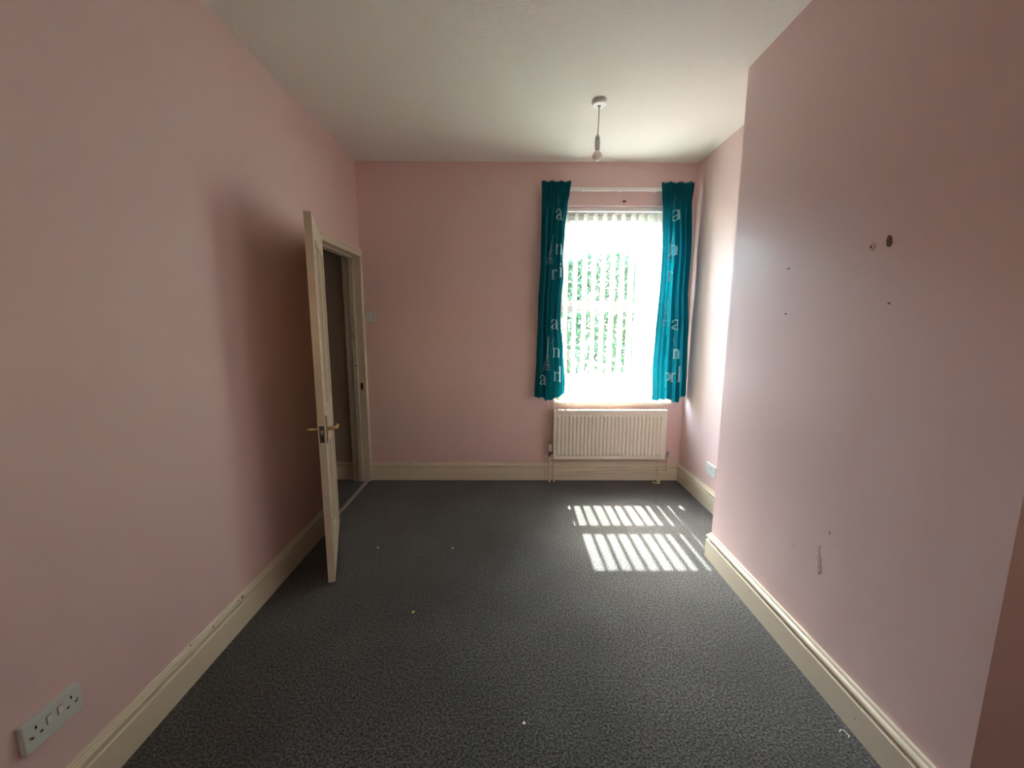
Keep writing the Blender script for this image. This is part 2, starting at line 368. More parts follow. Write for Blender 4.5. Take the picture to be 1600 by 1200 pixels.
dbox(leaf, W/2-.05, W/2+.05, 0.0005, TH-.0005, .22, .80); dbox(leaf, W/2-.05, W/2+.05, 0.0005, TH-.0005, .97, 1.87)
leaf.build('leaf', M['cream'], door)
for sa, sb in ((ST, W/2-.05), (W/2+.05, W-ST)):
    for za, zb in ((.22, .80), (.97, 1.87)):
        q = MB(); dbox(q, sa, sb, .012, TH-.012, za, zb); pn = q.build('panel', M['cream'], door)
        q = MB()
        for t0, t1 in ((-.006, .012), (TH-.012, TH+.006)):
            dbox(q, sa, sa+.018, t0, t1, za, zb); dbox(q, sb-.018, sb, t0, t1, za, zb)
            dbox(q, sa+.018, sb-.018, t0, t1, za, za+.018); dbox(q, sa+.018, sb-.018, t0, t1, zb-.018, zb)
        q.build('moulding', M['cream'], pn, bevel=.004)
# latch face in the free edge
q = MB(); dbox(q, -.0015, 0.001, .006, TH-.006, .815, .905); lf = q.build('latch_plate', M['copper'], door); lf['label'] = 'worn dark metal latch plate'
q = MB(); dbox(q, -.009, 0, .012, TH-.012, .862, .884); q.build('latch_bolt', M['steel'], lf, bevel=.002)
q = MB(); dbox(q, -.002, 0, .013, TH-.013, .826, .846); q.build('bolt_hole', M['dark'], lf)
for face, sg in ((0.0, -1), (TH, 1)):
    hd = bpy.data.objects.new('handle', None); C.objects.link(hd); hd.parent = door; hd['label'] = 'brass lever handle on a long plate'
    q = MB(); pr = []
    for k in range(24):                    # rounded back plate outline
        a = 2*math.pi*k/24; cs, sn = math.cos(a), math.sin(a)
        pr.append((.055 + .019*cs, .873 + (.058 if sn >= 0 else -.058) + .019*sn))
    t0, t1 = face, face + sg*.006
    vs = [dp(s_, t0, z_) for s_, z_ in pr] + [dp(s_, t1, z_) for s_, z_ in pr]
    q.add(vs, [tuple(range(24)), tuple(range(24, 48))[::-1]] + [(i, (i+1) % 24, 24+(i+1) % 24, 24+i) for i in range(24)])
    q.build('back_plate', M['brass'], hd, smooth=True)
    q = MB(); q.tube([dp(.055, face+sg*.004, .878), dp(.055, face+sg*.030, .878)], [.011, .009], 14)
    q.tube([dp(.055, face+sg*.030, .878), dp(.055, face+sg*.044, .878), dp(.062, face+sg*.052, .879), dp(.085, face+sg*.055, .881),
            dp(.125, face+sg*.055, .878), dp(.155, face+sg*.053, .871), dp(.166, face+sg*.050, .868)],
           [.009, .010, .0105, .009, .0075, .008, .005], 12)
    q.build('lever', M['brass'], hd, smooth=True)
    q = MB(); q.tube([dp(.055, face+sg*.0055, .818), dp(.055, face+sg*.0072, .818)], .006, 10); q.build('keyhole', M['dark'], hd)
for z in (.25, 1.75):
    q = MB(); q.tube([(XL+.026, 2.853, z-.04), (XL+.026, 2.853, z+.04)], .006, 10); q.build('hinge', M['brass'], door)

# ------------------------------------------------------------------ window
win = sgroup('window_1', 'white framed window with two stacked panes behind the blind')
fy0, fy1 = YB+.135, YB+.195
def wbox(x0, x1, z0, z1, y0=fy0, y1=fy1): return MB().box(x0, x1, y0, y1, z0, z1)
wf = MB(); wf.box(WX0, WX0+.045, fy0, fy1, WZ0, WZ1).box(WX1-.045, WX1, fy0, fy1, WZ0, WZ1)
wf.box(WX0+.045, WX1-.045, fy0, fy1, WZ1-.045, WZ1).box(WX0+.045, WX1-.045, fy0, fy1, WZ0, WZ0+.032).box(WX0+.045, WX1-.045, fy0, fy1, 1.560, 1.602)
wf.build('window_frame', M['upvc'], win, bevel=.004)
def sash(z0, z1):
    a = MB(); x0, x1 = WX0+.047, WX1-.047; y0, y1 = fy0-.014, fy1-.012
    w = .048
    a.box(x0, x0+w, y0, y1, z0, z1).box(x1-w, x1, y0, y1, z0, z1).box(x0+w, x1-w, y0, y1, z1-w, z1).box(x0+w, x1-w, y0, y1, z0, z0+w*.75)
    s_ = a.build('sash', M['upvc'], win, bevel=.005)
    MB().box(x0+w-.004, x1-w+.004, (y0+y1)/2-.006, (y0+y1)/2+.006, z0+w*.75-.004, z1-w+.004).build('pane', M['glass'], s_)
sash(1.604, 2.384); 
a = MB(); x0, x1 = WX0+.045, WX1-.045
a.box(x0, x0+.014, fy0-.006, fy0+.02, .767, 1.56).box(x1-.014, x1, fy0-.006, fy0+.02, .767, 1.56).box(x0+.014, x1-.014, fy0-.006, fy0+.02, 1.546, 1.56).box(x0+.014, x1-.014, fy0-.006, fy0+.02, .767, .781)
gb = a.build('glazing_bead', M['upvc'], win)
MB().box(x0, x1, fy0+.02, fy0+.032, .767, 1.56).build('pane', M['glass'], win)
MB().box(WX0-.008, WX1+.008, YB-.020, YB, WZ0-.022, WZ0).box(WX0, WX1, YB, fy0, WZ0-.022, WZ0).build('sill', M['cream'], win, bevel=.004)
MB().box(WX0-.03, WX1+.03, fy1, YB+.31, WZ0-.08, WZ0-.012).build('outer_sill', M['mortar'], win)

# ------------------------------------------------------------------ vertical blind
BY = YB+.052
blind = thing('vertical_blind', 'cream fabric vertical blind hanging in the window recess above the sill', 'blind', (0.93, BY, 2.40))
MB().box(WX0+.012, WX1-.012, BY-.022, BY+.022, WZ1-.036, WZ1-.002).build('headrail', M['white'], blind, bevel=.003)
NS = 13; SW = .0445; ZT, ZB = 2.383, .752
slx = [.413 + .0818*i for i in range(NS)]
angs = []
for i, x in enumerate(slx):
    a = 74 + random.uniform(-2.5, 2.5)
    if i == 9: a = 47
    if i == 10: a = 38
    if i == 11: a = 34
    if i >= 12: a = 32
    angs.append(a)
slx[0] = .437; slx[12] = 1.413; angs[0] = 70
bots = []
for i, x in enumerate(slx):
    al = math.radians(angs[i]); wob = random.uniform(-1, 1); nx, nz = 6, 22
    vs, fs = [], []
    for k in range(nz+1):
        tz = k/nz; z = ZB + (ZT-ZB)*tz
        aa = al + math.radians(wob*3)*(1-tz)**2 + math.radians(1.4*wob)*math.sin(tz*9+i)
        cxx = x + .004*math.sin(tz*5 + i*1.7)*(1-tz)
        for j in range(nx+1):
            u = (j/nx*2-1); ww = SW*(0.86 if k == nz else 1.0)
            bow = .0045*(1-u*u)
            px = cxx + u*ww*-math.cos(aa) + bow*math.sin(aa); py = BY + u*ww*math.sin(aa) + bow*math.cos(aa)
            vs.append((px, py, z))
    for k in range(nz):
        for j in range(nx): a0 = k*(nx+1)+j; fs.append((a0, a0+1, a0+nx+2, a0+nx+1))
    sl = MB().add(vs, fs).build('slat', M['slat'], blind, smooth=True)
    # hem weight at the foot and hook at the head
    aa = al + math.radians(wob*3); ax = Vector((-math.cos(aa), math.sin(aa), 0)); ay = Vector((math.sin(aa), math.cos(aa), 0))
    c = Vector((x + .004*math.sin(i*1.7), BY, ZB+.016)) + ay*.003
    bots.append((c, ax))
    MB().obox(c, ax, ay, (0,0,1), SW*.97, .0022, .019).build('weight', M['slat'], sl, bevel=.001)
    MB().box(x-.006, x+.006, BY-.002, BY+.002, ZT-.006, WZ1-.034).build('hook', M['white'], sl)
q = MB()
for sg in (-1, 1):
    for (c, ax), (c2, ax2) in zip(bots, bots[1:]):
        A = c + ax*SW*.93*sg; B = c2 + ax2*SW*.93*sg
        q.tube([A + (B-A)*t + Vector((0,0,-.004 - .022*math.sin(math.pi*t))) for t in (0, .25, .5, .75, 1)], .0011, 5)
q.build('link_chain', M['white'], blind)

# ------------------------------------------------------------------ curtains and track
tk = thing('curtain_track', 'white plastic curtain track fixed to the wall above the window', 'curtain rail', (0.9, YB, 2.55))
MB().box(.275, 1.515, YB-.047, YB-.033, 2.538, 2.566).build('rail', M['white'], tk, bevel=.003)
for x in (.32, .62, .92, 1.22, 1.48):
    MB().box(x-.010, x+.010, YB-.034, YB, 2.543, 2.561).build('bracket', M['white'], tk)

def interp(tab, z):
    if z >= tab[0][0]: return tab[0][1]
    for (z0, v0), (z1, v1) in zip(tab, tab[1:]):
        if z >= z1:
            t = (z-z1)/(z0-z1); t = t*t*(3-2*t); return v1 + (v0-v1)*t
    return tab[-1][1]
LT = dict(l=[(2.60,.262),(2.37,.264),(2.01,.262),(1.58,.246),(1.14,.235),(.80,.222)],
          r=[(2.60,.506),(2.52,.496),(2.42,.480),(2.21,.463),(2.01,.447),(1.85,.458),(1.64,.443),(1.475,.440),(1.2,.468),(.92,.488),(.80,.484)],
          folds=[.00,.13,.27,.40,.52,.68,.80,.93], ph=0.3, top=2.603,
          hem=[(0,.792),(.30,.790),(.36,.765),(.55,.765),(.60,.775),(1,.822)])
RT = dict(l=[(2.60,1.248),(2.50,1.258),(2.37,1.276),(2.01,1.291),(1.8,1.291),(1.53,1.283),(1.37,1.276),(1.09,1.268),(.78,1.278)],
          r=[(2.60,1.523),(2.42,1.507),(2.01,1.527),(1.75,1.525),(1.37,1.551),(.92,1.566),(.8,1.568)],
          folds=None, ph=1.7, top=2.598,
          hem=[(0,.765),(.35,.782),(.55,.772),(.62,.752),(.75,.752),(.8,.79),(.97,.80),(1,.82)])
def curt_xy(T, u, z):
    xl, xr = interp(T['l'], z), interp(T['r'], z)
    g = 1/(1+math.exp((z-2.40)*30))                  # 0 in the heading, 1 below
    wv = .012*math.sin(2*math.pi*u*2 + T['ph'] + z*.7)*g
    x = xl + (xr-xl)*u
    a = math.sin(2*math.pi*(u*4.4 + .10*math.sin(z*1.9 + T['ph']) + T['ph']*.2))
    a2 = math.sin(2*math.pi*(u*9.3 + T['ph'] + .2*math.sin(z*1.3)))
    big = .026*a*(.8+.25*math.sin(z*2.1+u*3)) + .006*a2
    head = .009*math.sin(2*math.pi*(u*13 + T['ph'])) + .004*math.sin(2*math.pi*(u*29))
    y = (YB-.074) + wv + big*g + head*(1-g)
    return x, y
def curtain(T, label, loc):
    root = thing('curtain', label, 'curtain', loc, 'teal curtains at the window')
    nu, nz = 150, 110; vs, fs = [], []
    for k in range(nz+1):
        t = k/nz
        for j in range(nu+1):
            u = j/nu; zt = T['top'] + .005*math.sin(2*math.pi*u*13 + T['ph']) + .005*math.sin(u*21+T['ph'])
            hz = interp([(-a, b) for a, b in T['hem']], -u) if False else None
            for (u0, h0), (u1, h1) in zip(T['hem'], T['hem'][1:]):
                if u0 <= u <= u1: hz = h0 + (h1-h0)*(u-u0)/(u1-u0)
            z = hz + (zt-hz)*t
            x, y = curt_xy(T, u, z); vs.append((x, y, z))
    for k in range(nz):
        for j in range(nu): a0 = k*(nu+1)+j; fs.append((a0, a0+1, a0+nu+2, a0+nu+1))
    MB().add(vs, fs).build('fabric', M['curtain'], root, smooth=True)
    # heading tape sewn behind the top
    vs, fs = [], []
    for k in range(3):
        z = 2.515 + .035*k
        for j in range(81):
            x, y = curt_xy(T, j/80, z); vs.append((x, y+.004, z))
    for k in range(2):
        for j in range(80): a0 = k*81+j; fs.append((a0, a0+1, a0+82, a0+81))
    MB().add(vs, fs).build('heading_tape', M['white'], root, smooth=True)
    return root

# printed lettering: strokes in unit coordinates (x-height 1), laid on the folds
def arc(cx, cy, rx, ry, a0, a1, n=9): return [(cx + rx*math.cos(math.radians(a0+(a1-a0)*k/n)), cy + ry*math.sin(math.radians(a0+(a1-a0)*k/n))) for k in range(n+1)]
GL = {
 'a': [([(.62,.78),(.62,.12),(.70,.03),(.82,.06)], [.20,.20,.14,.06]), (arc(.36,.72,.28,.26,10,165), [.16]*3+[.10]*7), ([(.12,.76),(.12,.70)], [.16,.18]),
       ([(.60,.55),(.40,.50),(.20,.40),(.13,.22),(.24,.06),(.42,.06),(.60,.22)], [.07,.08,.12,.18,.14,.10,.06])],
 'n': [([(.20,.96),(.20,.02)], [.20,.20]), ([(.02,.95),(.20,.95)], [.06,.06]), ([(.02,.02),(.38,.02)], [.05,.05]),
       ([(.24,.70),(.38,.90),(.56,.94),(.70,.80),(.72,.55),(.72,.02)], [.07,.10,.13,.18,.20,.20]), ([(.54,.02),(.90,.02)], [.05,.05])],
 'r': [([(.20,.96),(.20,.02)], [.20,.20]), ([(.02,.95),(.20,.95)], [.06,.06]), ([(.02,.02),(.42,.02)], [.05,.05]),
       ([(.26,.62),(.36,.84),(.50,.94),(.60,.90)], [.06,.09,.11,.10]), ([(.60,.93),(.60,.76)], [.17,.17])],
 'i': [([(.20,.96),(.20,.02)], [.20,.20]), ([(.02,.95),(.20,.95)], [.06,.06]), ([(.02,.02),(.38,.02)], [.05,.05]), ([(.20,1.34),(.20,1.18)], [.18,.18])],
 'l': [([(.20,1.60),(.20,.02)], [.20,.20]), ([(.02,1.58),(.20,1.58)], [.06,.06]), ([(.02,.02),(.38,.02)], [.05,.05])],
 'p': [([(.20,.96),(.20,-.50)], [.19,.19]), ([(.02,.95),(.20,.95)], [.06,.06]), ([(.02,-.50),(.38,-.50)], [.05,.05]), (arc(.42,.48,.36,.42,110,-110,12), [.08]+[.18]*11+[.08])],
}
def on_curtain(T, x, z):
    xl, xr = interp(T['l'], z), interp(T['r'], z); u = min(.995, max(.005, (x-xl)/(xr-xl)))
    xx, y = curt_xy(T, u, z); return (xx, y-.0022, z)
def stroke(mb, T, pts, ws, x0, z0, s, sx=.86):
    P = []
    for (p, w), (q_, w2) in zip(zip(pts, ws), list(zip(pts, ws))[1:]):
        L = math.hypot(q_[0]-p[0], q_[1]-p[1])*s; m = max(1, int(L/.008))
        for k in range(m): t = k/m; P.append((p[0]+(q_[0]-p[0])*t, p[1]+(q_[1]-p[1])*t, w+(w2-w)*t))
    P.append((*pts[-1], ws[-1])); vs, fs = [], []; n_ = 4
    for i, (a, b, w) in enumerate(P):
        a0, b0 = P[max(0, i-1)][:2]; a1, b1 = P[min(len(P)-1, i+1)][:2]
        dx, dy = a1-a0, b1-b0; l = math.hypot(dx, dy) or 1; nx_, ny_ = -dy/l, dx/l
        for k in range(n_+1):
            o = (k/n_-.5)*w
            vs.append(on_curtain(T, x0 + (a+nx_*o)*s*sx, z0 + (b+ny_*o)*s))
    for i in range(len(P)-1):
        for k in range(n_): c0 = i*(n_+1)+k; fs.append((c0, c0+1, c0+n_+2, c0+n_+1))
    mb.add(vs, fs)
def letter(root, T, ch, x, z, s=.082):
    mb = MB()
    for pts, ws in GL[ch]: stroke(mb, T, pts, ws, x, z, s)
    mb.build('letter', M['print'], root, smooth=True)['label'] = 'pale blue printed letter ' + ch
def sketch(root, T, x, z0, z1, w=.05, lean=0.0):
    """thin-line lattice tower drawing"""
    mb = MB(); L = z1-z0; lines = []
    f = lambda t: w*.5*(1-t)**2.2 + .002
    N = 12
    for i in range(N):
        t0, t1 = i/N, (i+1)/N
        for sg in (-1, 1): lines.append(((sg*f(t0), t0), (sg*f(t1), t1)))
        lines.append(((-f(t0), t0), (f(t1), t1))); lines.append(((f(t0), t0), (-f(t1), t1)))
        if i in (2, 5): lines += [((-f(t0)*1.25, t0), (f(t0)*1.25, t0)), ((-f(t0)*1.2, t0+.02), (f(t0)*1.2, t0+.02))]
    for (a, ta), (b, tb) in lines:
        stroke(mb, T, [(a + lean*ta, ta*L), (b + lean*tb, tb*L)], [.0022, .0022], x, z0, 1.0, 1.0)
    mb.build('printed_sketch', M['print'], root)['label'] = 'pale fine-line tower drawing'
def script_line(root, T, x, z0, z1, amp=.006):
    mb = MB(); n_ = int((z1-z0)/.006); pts = [(amp*math.sin(k*1.3)+amp*.8*math.sin(k*.47), k*.006) for k in range(n_)]
    stroke(mb, T, pts, [.0022]*n_, x, z0, 1.0, 1.0); mb.build('printed_script', M['print'], root)['label'] = 'pale looping handwritten print'

cl = curtain(LT, 'teal curtain between the bare stretch of back wall and the blind', (.37, YB-.07, .80))
for ch, x, z in (('a', .378, 2.295), ('n', .380, 2.02), ('r', .352, 1.815), ('i', .415, 1.83), ('a', .355, 1.392), ('n', .372, 1.150), ('l', .425, .935), ('r', .385, .94), ('a', .262, .905)):
    letter(cl, LT, ch, x, z, .086)
sketch(cl, LT, .335, 1.94, 2.19, .055, .03); sketch(cl, LT, .325, 1.03, 1.33, .06, .012); script_line(cl, LT, .40, 2.40, 2.50); script_line(cl, LT, .375, 1.22, 1.33)
cr_ = curtain(RT, 'teal curtain beside the alcove corner, right of the blind', (1.42, YB-.07, .80))
for ch, x, z in (('a', 1.355, 2.295), ('n', 1.350, 2.02), ('r', 1.345, 1.80), ('a', 1.405, 1.390), ('n', 1.420, 1.140), ('p', 1.360, .935), ('r', 1.415, .935), ('l', 1.475, .935)):
    letter(cr_, RT, ch, x, z, .088)
sketch(cr_, RT, 1.365, 1.97, 2.23, .055, 0); sketch(cr_, RT, 1.345, 1.42, 1.70, .07, .02); script_line(cr_, RT, 1.37, 2.38, 2.50); script_line(cr_, RT, 1.43, 1.25, 1.34)

# ------------------------------------------------------------------ radiator
RX0, RX1, RZ0, RZ1, RY = .397, 1.408, .228, .676, 3.575
rad = thing('radiator', 'cream ribbed panel radiator on the wall below the window', 'radiator', ((RX0+RX1)/2, RY+.04, RZ0))
NR = 28; mg = .028; px = (RX1-RX0-2*mg)/NR; xs = [(RX0, 0), (RX0+mg*.6, 0)]
for i in range(NR):
    b = RX0+mg+px*i
    xs += [(b+px*.06, 0), (b+px*.10, .1), (b+px*.24, 1), (b+px*.78, 1), (b+px*.92, .1), (b+px*.96, 0)]
xs += [(RX1-mg*.6, 0), (RX1, 0)]
zs = [(RZ0, 0), (RZ0+.026, 0), (RZ0+.034, .3), (RZ0+.048, 1), (RZ1-.058, 1), (RZ1-.044, .3), (RZ1-.036, 0), (RZ1, 0)]
vs = [(x, RY - .012*hx*hz, z) for z, hz in zs for x, hx in xs]; m_ = len(xs)
fs = [(k*m_+j, k*m_+j+1, (k+1)*m_+j+1, (k+1)*m_+j) for k in range(len(zs)-1) for j in range(m_-1)]
o_ = len(vs); vs += [(RX0, RY+.012, RZ0), (RX1, RY+.012, RZ0), (RX1, RY+.012, RZ1), (RX0, RY+.012, RZ1)]
bot = list(range(0, m_)); top = list(range((len(zs)-1)*m_, len(zs)*m_))
fs += [tuple([o_+1, o_] + bot), tuple([o_+3, o_+2] + top[::-1]), tuple([o_, o_+3] + [k*m_ for k in range(len(zs))][::-1]), tuple([o_+2, o_+1] + [k*m_+m_-1 for k in range(len(zs))]), (o_, o_+1, o_+2, o_+3)]
MB().add(vs, fs).build('front_panel', M['rad'], rad)
MB().box(RX0-.002, RX0+.001, RY-.002, RY+.066, RZ0+.006, RZ1+.004).build('side_panel', M['rad'], rad)
MB().box(RX1-.001, RX1+.002, RY-.002, RY+.066, RZ0+.006, RZ1+.004).build('side_panel', M['rad'], rad)
MB().box(RX0+.01, RX1-.01, RY+.054, RY+.064, RZ0, RZ1-.006).build('rear_panel', M['rad'], rad)
g = MB().box(RX0, RX1, RY-.001, RY+.008, RZ1, RZ1+.004).box(RX0, RX1, RY+.056, RY+.065, RZ1, RZ1+.004)
for i in range(54):
    x = RX0 + .01 + i*(RX1-RX0-.02)/53; g.box(x-.004, x+.004, RY+.008, RY+.056, RZ1+.0005, RZ1+.003)
g.build('top_grille', M['rad'], rad)
for x in (RX0+.15, RX1-.15): MB().box(x-.02, x+.02, RY+.064, YB-.001, RZ0+.05, RZ1-.06).build('wall_bracket', M['rad'], rad)
MB().tube([(RX1+.002, RY+.030, .612), (RX1+.020, RY+.030, .612)], .008, 10).build('bleed_plug', M['rad'], rad)
# valves and pipes
vy = RY+.030; vx = .366
tv = MB().tube([(vx, vy, .268), (vx, vy, .292)], .011, 12).tube([(vx, vy, .275), (RX0+.002, vy, .275)], .009, 12).tube([(vx, vy, .244), (vx, vy, .268)], [.009, .012], 8).build('radiator_valve', M['copper'], rad)
tv['label'] = 'dark metal valve body'
MB().lathe([(.014, 0), (.0175, .004), (.0175, .040), (.0155, .062), (.013, .068)], (vx, vy, .292), 16).build('valve_head', M['cream'], tv, smooth=True)
lx = RX1+.036
lv = MB().tube([(lx, vy, .235), (lx, vy, .262)], .010, 12).tube([(lx, vy, .252), (RX1, vy, .252)], .009, 12).lathe([(.012, 0), (.013, .02), (.006, .026), (.005, .042)], (lx, vy, .262), 12).build('radiator_valve', M['steel'], rad)
lv['label'] = 'bare steel lockshield valve'
MB().tube([(vx, vy, .245), (vx+.001, vy, 0)], .0078, 12).build('pipe', M['cream'], rad, smooth=True)
pb = [(lx, vy, .240), (lx+.002, vy, .110), (lx-.001, vy, .100), (lx-.012, vy, .098), (1.05, vy+.006, .094), (.90, vy+.008, .088), (.55, vy+.010, .076), (.424, vy+.010, .071), (.413, vy+.010, .068), (.409, vy+.010, .058), (.409, vy+.010, 0)]
MB().tube(pb, .0078, 12).build('pipe', M['cream'], rad, smooth=True)
MB().box(1.075, 1.089, vy-.002, YB-.022, .087, .106).build('pipe_clip', M['cream'], rad)
MB().box(1.360, 1.374, vy-.004, YB-.022, .090, .112).build('pipe_clip', M['cream'], rad)
MB().tube([(vx+.03, YB-.030, .186), (lx-.02, YB-.030, .188)], .007, 10).build('pipe', M['cream'], rad, smooth=True)

# ------------------------------------------------------------------ pendant light
LX, LY = .54, 2.712
pen = thing('pendant_light', 'bare opal bulb hanging on a thin cable from the white ceiling rose', 'ceiling light', (LX, LY, H))
MB().lathe([(.034, 0), (.0445, -.001), (.0445, -.020), (.040, -.0245), (.012, -.026), (.010, -.032), (.005, -.036)], (LX, LY, H), 32).build('ceiling_rose', M['white'], pen, smooth=True)
MB().tube([(LX, LY, H-.030), (LX-.0005, LY, 2.68), (LX-.004, LY, 2.585)], .0032, 8).build('cable', M['cable'], pen, smooth=True)
hx = LX-.004
hl = MB().lathe([(.004, .0), (.009, -.006), (.0135, -.018), (.0145, -.030), (.0148, -.032), (.0160, -.034), (.0160, -.066), (.0150, -.068), (.0150, -.092), (.013, -.094)], (hx, LY, 2.590), 20).build('lamp_holder', M['white'], pen, smooth=True)
MB().lathe([(.0152, 0), (.0152, -.002)], (hx, LY, 2.5585), 20).build('shade_ring', M['dark'], hl)
bl = [(.011, 0)] + [(.0295*math.sin(math.radians(a)), -.034 + .0295*math.cos(math.radians(a))) for a in range(24, 180, 12)] + [(.001, -.0635)]
MB().lathe(bl, (hx, LY, 2.499), 24).build('bulb', M['opal'], pen, smooth=True)

# ------------------------------------------------------------------ electrical plates
def plate(root, m_, o, ax, az, out, w, h, t, name='face_plate', bev=.003):
    return MB().obox(Vector(o) + Vector(out)*t/2, ax, out, az, w/2, t/2, h/2).build(name, m_, root, bevel=bev)
X, Y, Z = Vector((1,0,0)), Vector((0,1,0)), Vector((0,0,1))
sw = thing('light_switch', 'white single light switch on the back wall beside the door frame', 'light switch', (-1.222, YB, 1.493))
plate(sw, M['plug_white'], (-1.222, YB, 1.493), X, Z, -Y, .088, .088, .010)
MB().obox((-1.222, YB-.0115, 1.493), X, Y, (Vector((0,.10,1))).normalized(), .0075, .0022, .013).build('rocker', M['white'], sw, bevel=.001)
for dx in (-.030, .030): MB().tube([(-1.222+dx, YB-.0095, 1.493), (-1.222+dx, YB-.0108, 1.493)], .0035, 10).build('screw', M['steel'], sw)

def double_socket(loc, ax, out, label, deep):
    r_ = thing('wall_socket', label, 'electrical socket', loc, None); ax, out = Vector(ax), Vector(out); L0 = Vector(loc)
    if deep: plate(r_, M['plug_white'], L0, ax, Z, out, .146, .086, deep, 'back_box', .002)
    p0 = L0 + out*deep
    fp = plate(r_, M['plug_white'], p0, ax, Z, out, .147, .087, .009)
    s0 = p0 + out*.009
    for sx in (-1, 1):
        c = s0 + ax*sx*.014 + Z*.010
        MB().obox(c + out*.001, ax, (out+Z*.12).normalized(), Z, .0055, .0025, .0105).build('rocker', M['white'], r_, bevel=.0008)
        MB().obox(c + out*.0002, ax, out, Z, .0066, .0006, .0118).build('rocker_gap', M['dark'], r_)
        e = ax*sx*.045
        q = MB(); q.obox(s0 + e + Z*.018, ax, out, Z, .0022, .0007, .0042)
        for s2 in (-1, 1): q.obox(s0 + e + ax*s2*.011 - Z*.005, ax, out, Z, .0034, .0007, .0022)
        q.build('pin_holes', M['dark'], r_)
        q = MB(); q.tube([s0 + ax*sx*.0605 - Z*.0, s0 + ax*sx*.0605 + out*.001], .0032, 10); q.build('screw', M['steel'], r_)
    return r_
double_socket((XL, 1.012, .347), -Y, X, 'white double socket low on the left wall close to the viewpoint', .009)
double_socket((XR, 3.062, .318), Y, -X, 'white double socket on the alcove wall behind the chimney breast edge', .004)

# ------------------------------------------------------------------ marks fixed in the walls
def disc(mb, c, n_, up, rx, rz, h, seg=14, jit=0):
    c, n_, up = Vector(c), Vector(n_), Vector(up); sd = n_.cross(up); vs = []
    js = [1 + random.uniform(-jit, jit) for _ in range(seg)]
    for hh, k in ((0, 1), (h, .86)):
        for i in range(seg): a = 2*math.pi*i/seg; vs.append(c + n_*hh + (sd*math.cos(a)*rx + up*math.sin(a)*rz)*k*js[i])
    mb.add(vs, [tuple(range(seg, 2*seg)), tuple(range(seg))[::-1]] + [(i, (i+1) % seg, seg+(i+1) % seg, seg+i) for i in range(seg)]); return mb
pg = disc(MB(), (XC, 1.471, 1.712), -X, Z, .012, .013, .003).build('wall_plug', M['scuff_pale'], wc, smooth=True); pg['label'] = 'pale plastic wall plug'
disc(MB(), (XC-.003, 1.471, 1.712), -X, Z, .0035, .0045, .0008).build('plug_hole', M['dark'], pg)
disc(MB(), (XC, 1.406, 1.719), -X, (0,.25,1), .011, .019, .0015, jit=.12).build('plaster_hole', M['brownhole'], wc)['label'] = 'brown hole in the plaster'
for y, z in ((1.893, 1.693), (1.883, 1.492), (1.373, 1.516)):
    MB().tube([(XC, y, z), (XC-.006, y, z-.001)], .0028, 7).build('nail', M['copper'], wc)
mb = MB()
for i in range(5):
    y = 1.525 + i*.004; z = .465 + i*.020; disc(mb, (XC, y, z), -X, (0, -.25, 1), .0085 - .001*i, .020, .0008, 12, .35)
mb.build('scrape', M['scuff'], wc)['label'] = 'dark scraped patch of paint'
mb = MB(); disc(mb, (XC, 1.68, .488), -X, Z, .008, .009, .0006, 9, .3); disc(mb, (XC, 1.50, .64), -X, Z, .003, .008, .0008, 9, .3); mb.build('filler_spot', M['scuff_pale'], wc)
disc(MB(), (.968, YB, 2.468), -Y, Z, .018, .011, .002, 14, .15).build('plaster_hole', M['brownhole'], wb)['label'] = 'brown hole above the blind'
mb = MB(); disc(mb, (-.185, YB, 1.085), -Y, Z, .018, .007, .0006, 10, .4); disc(mb, (-.150, YB, 1.068), -Y, Z, .007, .014, .0006, 10, .4); mb.build('scuff_mark', M['scuff_pale'], wb)

# chips and dents in the old gloss paint
BO = bpy.data.objects
for nm, ax, pts in (('baseboard_left', X, ((-1.275, 1.798, .150, .010), (-1.275, 1.770, .152, .006), (-1.275, 1.604, .148, .006), (-1.285, 1.49, .158, .005))),
                    ('baseboard_back', -Y, ((.227, 3.649, .138, .006), (.292, 3.649, .138, .005), (-1.085, 3.66, .158, .007), (-.926, 3.66, .160, .006))),
                    ('baseboard_chimney', -X, ((1.2305, 1.264, .06, .004), (1.232, 2.22, .139, .004)))):
    for x, y, z, r0 in pts:
        disc(MB(), (x, y, z), ax, Z, r0, r0*.5, .0012, 9, .35).build('paint_chip', M['brownhole'], BO[nm])['label'] = 'dark chip in the gloss paint'

# ------------------------------------------------------------------ litter on the carpet
def scrap(name, pts, z, m_, label, cat, curl=.01):
    mb = MB(); n_ = len(pts); cx_ = sum(p[0] for p in pts)/n_; cy_ = sum(p[1] for p in pts)/n_
    vs = [(cx_, cy_, z+curl*.3)] + [(x, y, z + random.uniform(0, curl)) for x, y in pts]
    vs += [(a, b, c-.0015) for a, b, c in vs]
    fs = [(0, 1+i, 1+(i+1) % n_) for i in range(n_)]; k = n_+1
    fs += [(k, k+1+(i+1) % n_, k+1+i) for i in range(n_)] + [(1+i, k+1+i, k+1+(i+1) % n_, 1+(i+1) % n_) for i in range(n_)]
    return tag(mb.add(vs, fs).build(name, m_, loc=(cx_, cy_, z)), label, cat)
scrap('sweet_wrapper', [(1.295,3.560),(1.318,3.545),(1.345,3.530),(1.372,3.548),(1.366,3.575),(1.340,3.560),(1.318,3.580)], .004, M['yellow'], 'crumpled yellow-green wrapper scrap on the carpet below the radiator', 'wrapper', .018)
scrap('paper_scrap', [(1.345,3.585),(1.365,3.575),(1.385,3.590),(1.380,3.612),(1.355,3.615)], .010, M['paper'], 'torn white paper scrap beside the yellow-green wrapper', 'paper scrap', .014)
